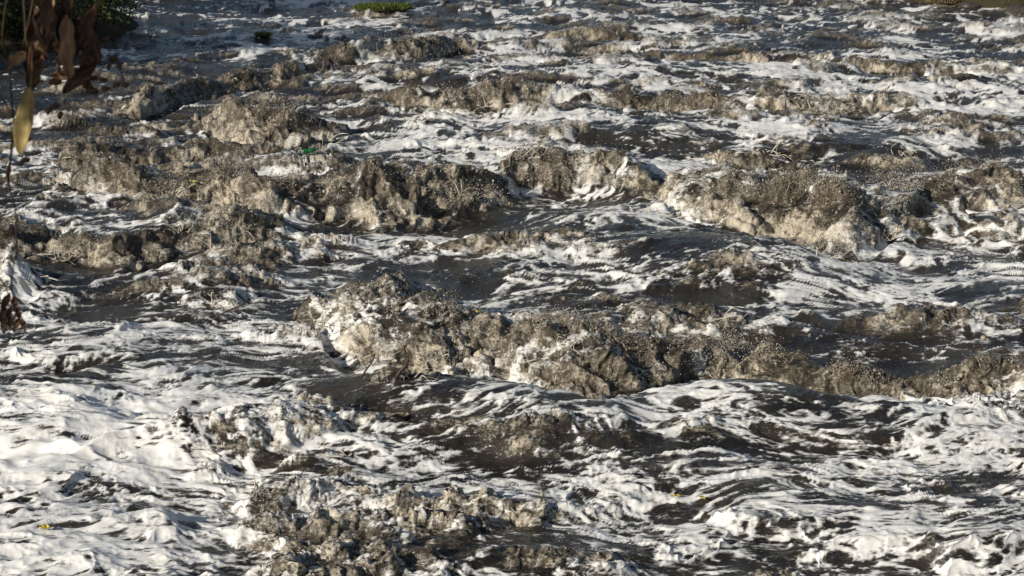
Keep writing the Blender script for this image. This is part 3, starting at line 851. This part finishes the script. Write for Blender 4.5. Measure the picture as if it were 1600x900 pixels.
def blade(name, L, W, curl, bend, fold, twist=0.0, nu=9, nv=17, tip=1.0, crumple=0.09):
    """a leaf along -Z from its stalk at the origin, its face towards -Y: curled across, bent along, wavy at the rim; real thickness"""
    V = []
    for j in range(nv):
        t = j / (nv - 1)
        wd = W * (math.sin(math.pi * min(1, t * 0.97 + 0.015)) ** 0.6) * (1 - 0.35 * t * tip) * 0.62
        an = bend * t
        cx, cz = 0.0, -L * (math.sin(an) / bend if abs(bend) > 1e-3 else t)
        cy = -L * ((1 - math.cos(an)) / bend if abs(bend) > 1e-3 else 0)
        for i in range(nu):
            q = (i / (nu - 1) - 0.5) * 2
            a = q * curl * (0.6 + 0.7 * t)
            x = wd * (math.sin(a) / curl if curl > 1e-3 else q)
            d = wd * ((1 - math.cos(a)) / curl if curl > 1e-3 else 0) + abs(q) * fold * wd + crumple * W * (math.sin(t * 17 + q * 2.0) * abs(q) + 0.8 * math.sin(t * 9.3 + q * 4.1 + L * 90))
            th = twist * t
            X_, Y_ = x * math.cos(th) - d * math.sin(th), x * math.sin(th) + d * math.cos(th)
            V.append((cx + X_, cy - Y_ * math.cos(an), cz + Y_ * math.sin(an) * 0.6))
    F = [(j * nu + i, j * nu + i + 1, (j + 1) * nu + i + 1, (j + 1) * nu + i) for j in range(nv - 1) for i in range(nu - 1)]
    bm = bmesh.new()
    vs = [bm.verts.new(v) for v in V]
    for f in F: bm.faces.new([vs[i] for i in f])
    bmesh.ops.recalc_face_normals(bm, faces=bm.faces)
    bmesh.ops.solidify(bm, geom=bm.faces[:], thickness=0.0006)
    me = bpy.data.meshes.new(name); bm.to_mesh(me); bm.free()
    return me

def leaf_mat(name, c1, c2, c3, rough=0.6):
    q = NT(name)
    tc = q.n('ShaderNodeTexCoord').outputs['Object']
    f = q.noise(tc, 22, 5, 0.65); g = q.noise(tc, 90, 2, 0.6)
    sp = q.n('ShaderNodeSeparateXYZ'); q.l(tc, sp.inputs[0])
    ax = q.math('ABSOLUTE', sp.outputs[0])
    vein = q.range(ax, 0.0004, 0.0016, 1.0, 0.0)
    rib = q.math('SINE', q.math('MULTIPLY', q.math('ADD', sp.outputs[2], q.math('MULTIPLY', ax, 0.9)), 900.0))
    c = q.mix(q.range(f, 0.35, 0.68), c1, c2)
    c = q.mix(q.math('MULTIPLY', q.range(rib, 0.8, 1.0), 0.25), c, c3)
    c = q.mix(q.math('MULTIPLY', vein, 0.6), c, c3)
    q.l(c, q.b.inputs['Base Color']); q.b.inputs['Roughness'].default_value = rough
    q.b.inputs['Specular IOR Level'].default_value = 0.3
    bp = q.n('ShaderNodeBump'); bp.inputs['Strength'].default_value = 0.5; bp.inputs['Distance'].default_value = 0.002
    q.l(q.math('ADD', g, q.math('MULTIPLY', rib, 0.15)), bp.inputs['Height']); q.l(bp.outputs[0], q.b.inputs['Normal'])
    tr = q.n('ShaderNodeBsdfTranslucent'); mx = q.n('ShaderNodeMixShader'); mx.inputs[0].default_value = 0.22
    q.l(c, tr.inputs[0]); q.l(q.b.outputs[0], mx.inputs[1]); q.l(tr.outputs[0], mx.inputs[2])
    q.l(mx.outputs[0], q.t.nodes['Material Output'].inputs[0])
    return q.m
MAT_DRY = leaf_mat("dry_brown_leaf", (0.20, 0.11, 0.055), (0.40, 0.24, 0.13), (0.48, 0.33, 0.19))
MAT_DRYDARK = leaf_mat("dark_brown_leaf", (0.085, 0.045, 0.027), (0.19, 0.10, 0.055), (0.26, 0.15, 0.085))
MAT_PALELEAF = leaf_mat("pale_dry_leaf", (0.36, 0.30, 0.21), (0.52, 0.46, 0.35), (0.30, 0.24, 0.15))
MAT_YELLOW = leaf_mat("yellow_leaf", (0.24, 0.17, 0.055), (0.46, 0.36, 0.14), (0.5, 0.40, 0.2))
MAT_BRIGHTYELLOW = leaf_mat("bright_yellow_leaf", (0.55, 0.42, 0.05), (0.68, 0.56, 0.10), (0.7, 0.6, 0.2))
MAT_TWIG = simple_mat("twig_bark", (0.028, 0.019, 0.013), (0.065, 0.045, 0.028), 60, 0.85, 0.15, 0.3)
MAT_STICK = simple_mat("wet_stick", (0.03, 0.02, 0.014), (0.07, 0.04, 0.028), 30, 0.5, 0.3, 0.3)

for px, py, L, W, lab, mat in (
        (1046, 774, .13, .055, "bright yellow leaf on brown water, left of the pair at lower right of centre", MAT_BRIGHTYELLOW),
        (1088, 776, .11, .05, "bright yellow leaf on brown water, right of the pair at lower right of centre", MAT_BRIGHTYELLOW),
        (62, 826, .10, .07, "yellowish leaf stuck on white foam at the lower left", MAT_BRIGHTYELLOW),
        (740, 487, .14, .06, "small yellow leaf on the dark back of the large central wave", MAT_BRIGHTYELLOW),
        (297, 282, .20, .09, "small yellow leaf tossed in the brown spray of the left middle wave", MAT_BRIGHTYELLOW)):
    o = link("floating_leaf", blade("floating_leaf", L, W, 0.9, 0.8, 0.15), mat)
    o.location = on_water(px, py) + Vector((0, -0.03, 0.035)); o.rotation_euler = (R(-62), R(px % 50 - 25), R(px % 90 + 30))
    tag(o, lab, 'leaf')
for px, py, L, r_, rz, lab in ((578, 594, .34, .012, 55, "thin reddish stick poking up in front of the white foot of the central wave"),
                               (632, 592, .26, .022, 50, "short thick dark stick on the crest in front of the central wave"),
                               (365, 498, .62, .012, 22, "long thin bent stick lying on the foam left of the central wave"),
                               (320, 570, .30, .009, 15, "small thin dark stick on the smooth foam at left")):
    a = R(rz)
    pts = [Vector((-L * .5, 0, 0)), Vector((-L * .15, .01, L * .03)), Vector((L * .2, -.01, L * .02)), Vector((L * .5, 0.01, L * .06))]
    side = [Vector((L * .15, 0, L * .02)), Vector((L * .27, .0, L * .15))]
    o = link("stick", tubes_mesh("stick", [(pts, [r_, r_ * .95, r_ * .8, r_ * .45], 7), (side, [r_ * .5, r_ * .25], 5)]), MAT_STICK)
    o.location = on_water(px, py) + Vector((0, -0.05, 0.03 + 0.5 * L * math.sin(a)))
    o.rotation_euler = (0, -a, R(15)); tag(o, lab, 'stick')

# ------------------------------------------------------------------ the dry shrub hanging into the frame
D0 = 3.0
def leaf_at(root, px0, py0, px1, py1, wpx, mat, depth=D0, curl=1.1, bend=0.6, fold=0.1, turn=0.0, twist=0.4, name="leaf", label=None, crumple=0.09):
    a, b_ = at_depth(px0, py0, depth), at_depth(px1, py1, depth + 0.02)
    v = b_ - a; L = v.length * (1 + 0.10 * abs(bend)); W = wpx * 2 * TH / 1600 * depth * 1.15
    o = link(name, blade(name, L, W, curl, bend, fold, twist, crumple=crumple), mat, root)
    z = -v.normalized()
    yv = Vector((math.sin(turn), math.cos(turn), 0)); x = yv.cross(z).normalized(); yv = z.cross(x)
    M = Matrix((x, yv, z)).transposed().to_4x4(); M.translation = a
    M = M @ Matrix.Rotation(0, 4, 'X')
    o.matrix_world = M
    o.parent = root; o.matrix_parent_inverse = root.matrix_world.inverted()
    if label: o['label'] = label
    return o
def twig_px(root, pts, r0, r1, depth=D0, name="twig"):
    q = [at_depth(px, py, depth + dd) for px, py, dd in [(p + (0,))[:3] for p in pts]]
    # a smooth run through the points
    s_ = []
    for i in range(len(q) - 1):
        p0, p1, p2, p3 = q[max(i - 1, 0)], q[i], q[i + 1], q[min(i + 2, len(q) - 1)]
        for k in range(5):
            t = k / 5
            s_.append(0.5 * ((2 * p1) + (p2 - p0) * t + (2 * p0 - 5 * p1 + 4 * p2 - p3) * t * t + (3 * p1 - p0 - 3 * p2 + p3) * t ** 3))
    s_.append(q[-1])
    n = len(s_)
    o = link(name, tubes_mesh(name, [(s_, [r0 + (r1 - r0) * i / (n - 1) for i in range(n)], 6)]), MAT_TWIG, root)
    o.matrix_parent_inverse = root.matrix_world.inverted()
    return o
def pod(root, px, py, wpx, hpx, ang, mat, depth=D0, name="seed_pod"):
    k = 2 * TH / 1600 * depth
    me = lathe(name, [(0.0004, -.5), (.22, -.42), (.42, -.2), (.5, .05), (.36, .3), (.14, .46), (0.0004, .55)], 10)
    for v in me.vertices:
        v.co = Vector((v.co.x * wpx * k, v.co.y * wpx * k * 0.7, v.co.z * hpx * k)); v.co.x += 0.12 * wpx * k * math.sin(v.co.z / (hpx * k) * 4)
    o = link(name, me, mat, root)
    o.matrix_parent_inverse = root.matrix_world.inverted()
    o.matrix_local = root.matrix_world.inverted() @ (Matrix.Translation(at_depth(px, py, depth)) @ Matrix.Rotation(R(ang), 4, 'Y')) if False else Matrix.Translation(at_depth(px, py, depth)) @ Matrix.Rotation(R(ang), 4, 'Y')
    return o

shrub = empty("overhanging_shrub", (0, 0, 0))
base = Vector((-2.7, 1.1, bank_z(-2.7, 1.1) - 0.1))
tag(shrub, "dead shrub with curled brown leaves hanging into the upper left corner", 'shrub')
hub = at_depth(70, -120, D0)
link("trunk", tubes_mesh("trunk", [([base, base + Vector((.1, .05, 1.2)), base + Vector((.25, .2, 2.3)), base + Vector((.5, .5, 3.0)), Vector((-1.5, 2.4, 7.05)), hub + Vector((-.05, 0, .12)), hub + Vector((.12, .05, .05))],
      [.05, .045, .036, .028, .016, .009, .006], 8),
     ([base + Vector((.25, .2, 2.3)), base + Vector((0, .1, 3.0)), base + Vector((-.2, 0, 3.6))], [.03, .02, .008], 6)]), MAT_BARK, shrub)
_rs = np.random.default_rng(77)
_c = np.array([-2.65, 1.35, 6.75]) + _rs.normal(size=(1300, 3)) * np.array([.5, .45, .42])  # unseen crown, added sunward of the hanging leaves to shade them
_c = _c[(_c[:, 1] < 2.3)]
link("crown", leaves_mesh("crown", _c, .10, _rs), MAT_DRY, shrub, smooth=False)
for pts, r0, r1 in (([(70, -120), (56, -20), (44, 40), (36, 82), (42, 115), (46, 140)], .0035, .0016),
                    ([(40, -120), (14, -15), (4, 55), (12, 95), (18, 150), (22, 200)], .0026, .0014),
                    ([(90, -120), (150, -20), (152, 20), (148, 60)], .0030, .0014),
                    ([(152, 12), (166, 42), (178, 70), (186, 100), (195, 132)], .0018, .0008),
                    ([(177, 68), (172, 80), (168, 100)], .0009, .0005),
                    ([(70, -120), (92, -20), (98, 10), (104, 32)], .0030, .0014),
                    ([(60, -100), (74, -10), (70, 25)], .0026, .0013),
                    ([(-20, 70), (10, 95), (38, 118)], .0016, .0008),
                    ([(66, 150), (76, 162), (84, 170)], .0009, .0006),
                    ([(110, 118), (128, 128), (142, 138)], .0009, .0006)):
    twig_px(shrub, pts, r0, r1)
for a in ((74, -14, 95, 62, 34, MAT_DRYDARK, 2.98, 1.2, .5, .1, .3), (98, 8, 92, 46, 24, MAT_DRYDARK, 3.02, 1.4, .7, .2, -.4), (104, 24, 121, 120, 32, MAT_DRY, 2.95, .9, .4, .1, .2),
          (62, 14, 46, 78, 30, MAT_DRYDARK, 3.0, 1.3, .6, .2, -.5), (51, 28, 77, 90, 9, MAT_DRY, 2.94, 2.2, .1, .1, .1), (149, 8, 138, 78, 28, MAT_DRYDARK, 3.0, 1.3, .5, .1, .3),
          (141, 44, 156, 100, 24, MAT_DRYDARK, 2.97, 1.4, .7, .15, -.3), (42, 82, 24, 108, 26, MAT_DRY, 2.98, 1.0, .9, .1, .6), (49, 68, 51, 142, 12, MAT_DRY, 2.96, 2.0, .2, .1, 0),
          (68, 86, 60, 154, 30, MAT_DRYDARK, 3.0, 1.2, .8, .1, .4), (78, 118, 115, 116, 16, MAT_DRY, 2.99, 1.6, .5, .2, .5), (152, 94, 104, 141, 28, MAT_DRYDARK, 2.98, 1.2, .6, .1, -.2),
          (82, 48, 104, 72, 20, MAT_DRY, 2.97, 1.5, .9, .2, .8), (116, 106, 156, 142, 18, MAT_DRYDARK, 3.01, 1.3, .5, .1, .2), (70, 40, 62, 112, 30, MAT_DRYDARK, 3.03, 1.2, .6, .1, -.2),
          (84, 30, 80, 92, 30, MAT_DRYDARK, 3.04, 1.0, .4, .1, .5), (112, -10, 106, 66, 22, MAT_DRY, 3.02, 1.4, .3, .1, .2), (90, 88, 104, 112, 14, MAT_DRY, 2.98, 1.7, .8, .2, .9)):
    leaf_at(shrub, *a)
_rl = np.random.default_rng(3)
for k in range(24):                                             # the tangle of smaller curled leaves behind
    x0, y0_ = 48 + _rl.random() * 100, -12 + _rl.random() * 92
    an = _rl.normal(0, 0.5); ll = 26 + _rl.random() * 34
    leaf_at(shrub, x0, y0_, x0 + ll * math.sin(an), y0_ + ll * math.cos(an), 12 + _rl.random() * 14, (MAT_DRY, MAT_DRYDARK, MAT_DRYDARK)[k % 3], 2.99 + 0.09 * _rl.random(), 1.0 + 0.9 * _rl.random(), 0.3 + 0.9 * _rl.random(), 0.15, _rl.normal(0, 0.6), _rl.normal(0, 0.6))
leaf_at(shrub, 46, 136, 48, 240, 37, MAT_YELLOW, 2.93, .8, .5, .12, .25, .3, crumple=0.025, label="single yellow-green leaf hanging below the brown ones")
for px, py, w_, h_, an in ((166, 62, 9, 14, 30), (178, 92, 12, 15, 10), (186, 102, 9, 16, -25), (182, 133, 9, 15, 50), (196, 133, 9, 13, 60), (170, 104, 7, 12, 0), (162, 125, 9, 14, 70), (146, 122, 9, 15, 60),
                          (143, 142, 12, 20, 70), (165, 138, 8, 16, 80), (86, 128, 12, 22, 75), (85, 166, 9, 20, 60), (76, 174, 8, 12, 20), (94, 180, 10, 14, 0)):
    pod(shrub, px, py, w_, h_, an, MAT_DRYDARK)

vine = empty("hanging_vine", (0, 0, 0))
tag(vine, "thin bare stem with dark pods trailing down the left edge", 'vine')
for pts, r0, r1 in (([(30, -120), (44, 120), (38, 150), (24, 190), (20, 215), (15, 260), (14, 290), (24, 330), (26, 400)], .0028, .0014),
                    ([(-30, 130), (2, 152), (22, 188)], .0014, .0010),
                    ([(19, 240), (26, 215), (30, 222)], .0008, .0005),
                    ([(15, 262), (10, 300), (8, 330)], .0008, .0005),
                    ([(-10, 383), (15, 385), (45, 388)], .0009, .0005),
                    ([(26, 398), (20, 420), (18, 450), (26, 470), (38, 508)], .0014, .0007),
                    ([(-12, 422), (4, 440), (14, 462), (20, 480)], .0014, .0008)):
    twig_px(vine, pts, r0, r1)
for px, py, w_, h_, an in ((30, 220, 9, 16, -40), (40, 217, 10, 20, 80), (40, 250, 10, 15, 60), (33, 255, 8, 12, 0), (13, 268, 9, 24, 5)):
    pod(vine, px, py, w_, h_, an, MAT_DRYDARK)
for a in ((16, 458, 8, 478, 14, MAT_DRYDARK), (22, 462, 26, 482, 12, MAT_DRYDARK), (10, 478, 4, 498, 14, MAT_DRYDARK), (14, 482, 18, 506, 12, MAT_DRYDARK), (26, 478, 34, 496, 12, MAT_DRYDARK),
          (4, 494, 10, 516, 12, MAT_DRYDARK), (30, 496, 26, 514, 12, MAT_DRYDARK), (38, 500, 42, 514, 9, MAT_DRYDARK), (0, 460, -6, 480, 14, MAT_DRYDARK),
          (20, 476, 14, 494, 11, MAT_PALELEAF), (8, 492, 12, 512, 11, MAT_PALELEAF), (24, 492, 20, 508, 10, MAT_PALELEAF), (35, 496, 37, 510, 8, MAT_PALELEAF)):
    leaf_at(vine, *a, depth=2.97, curl=1.2, bend=0.6)
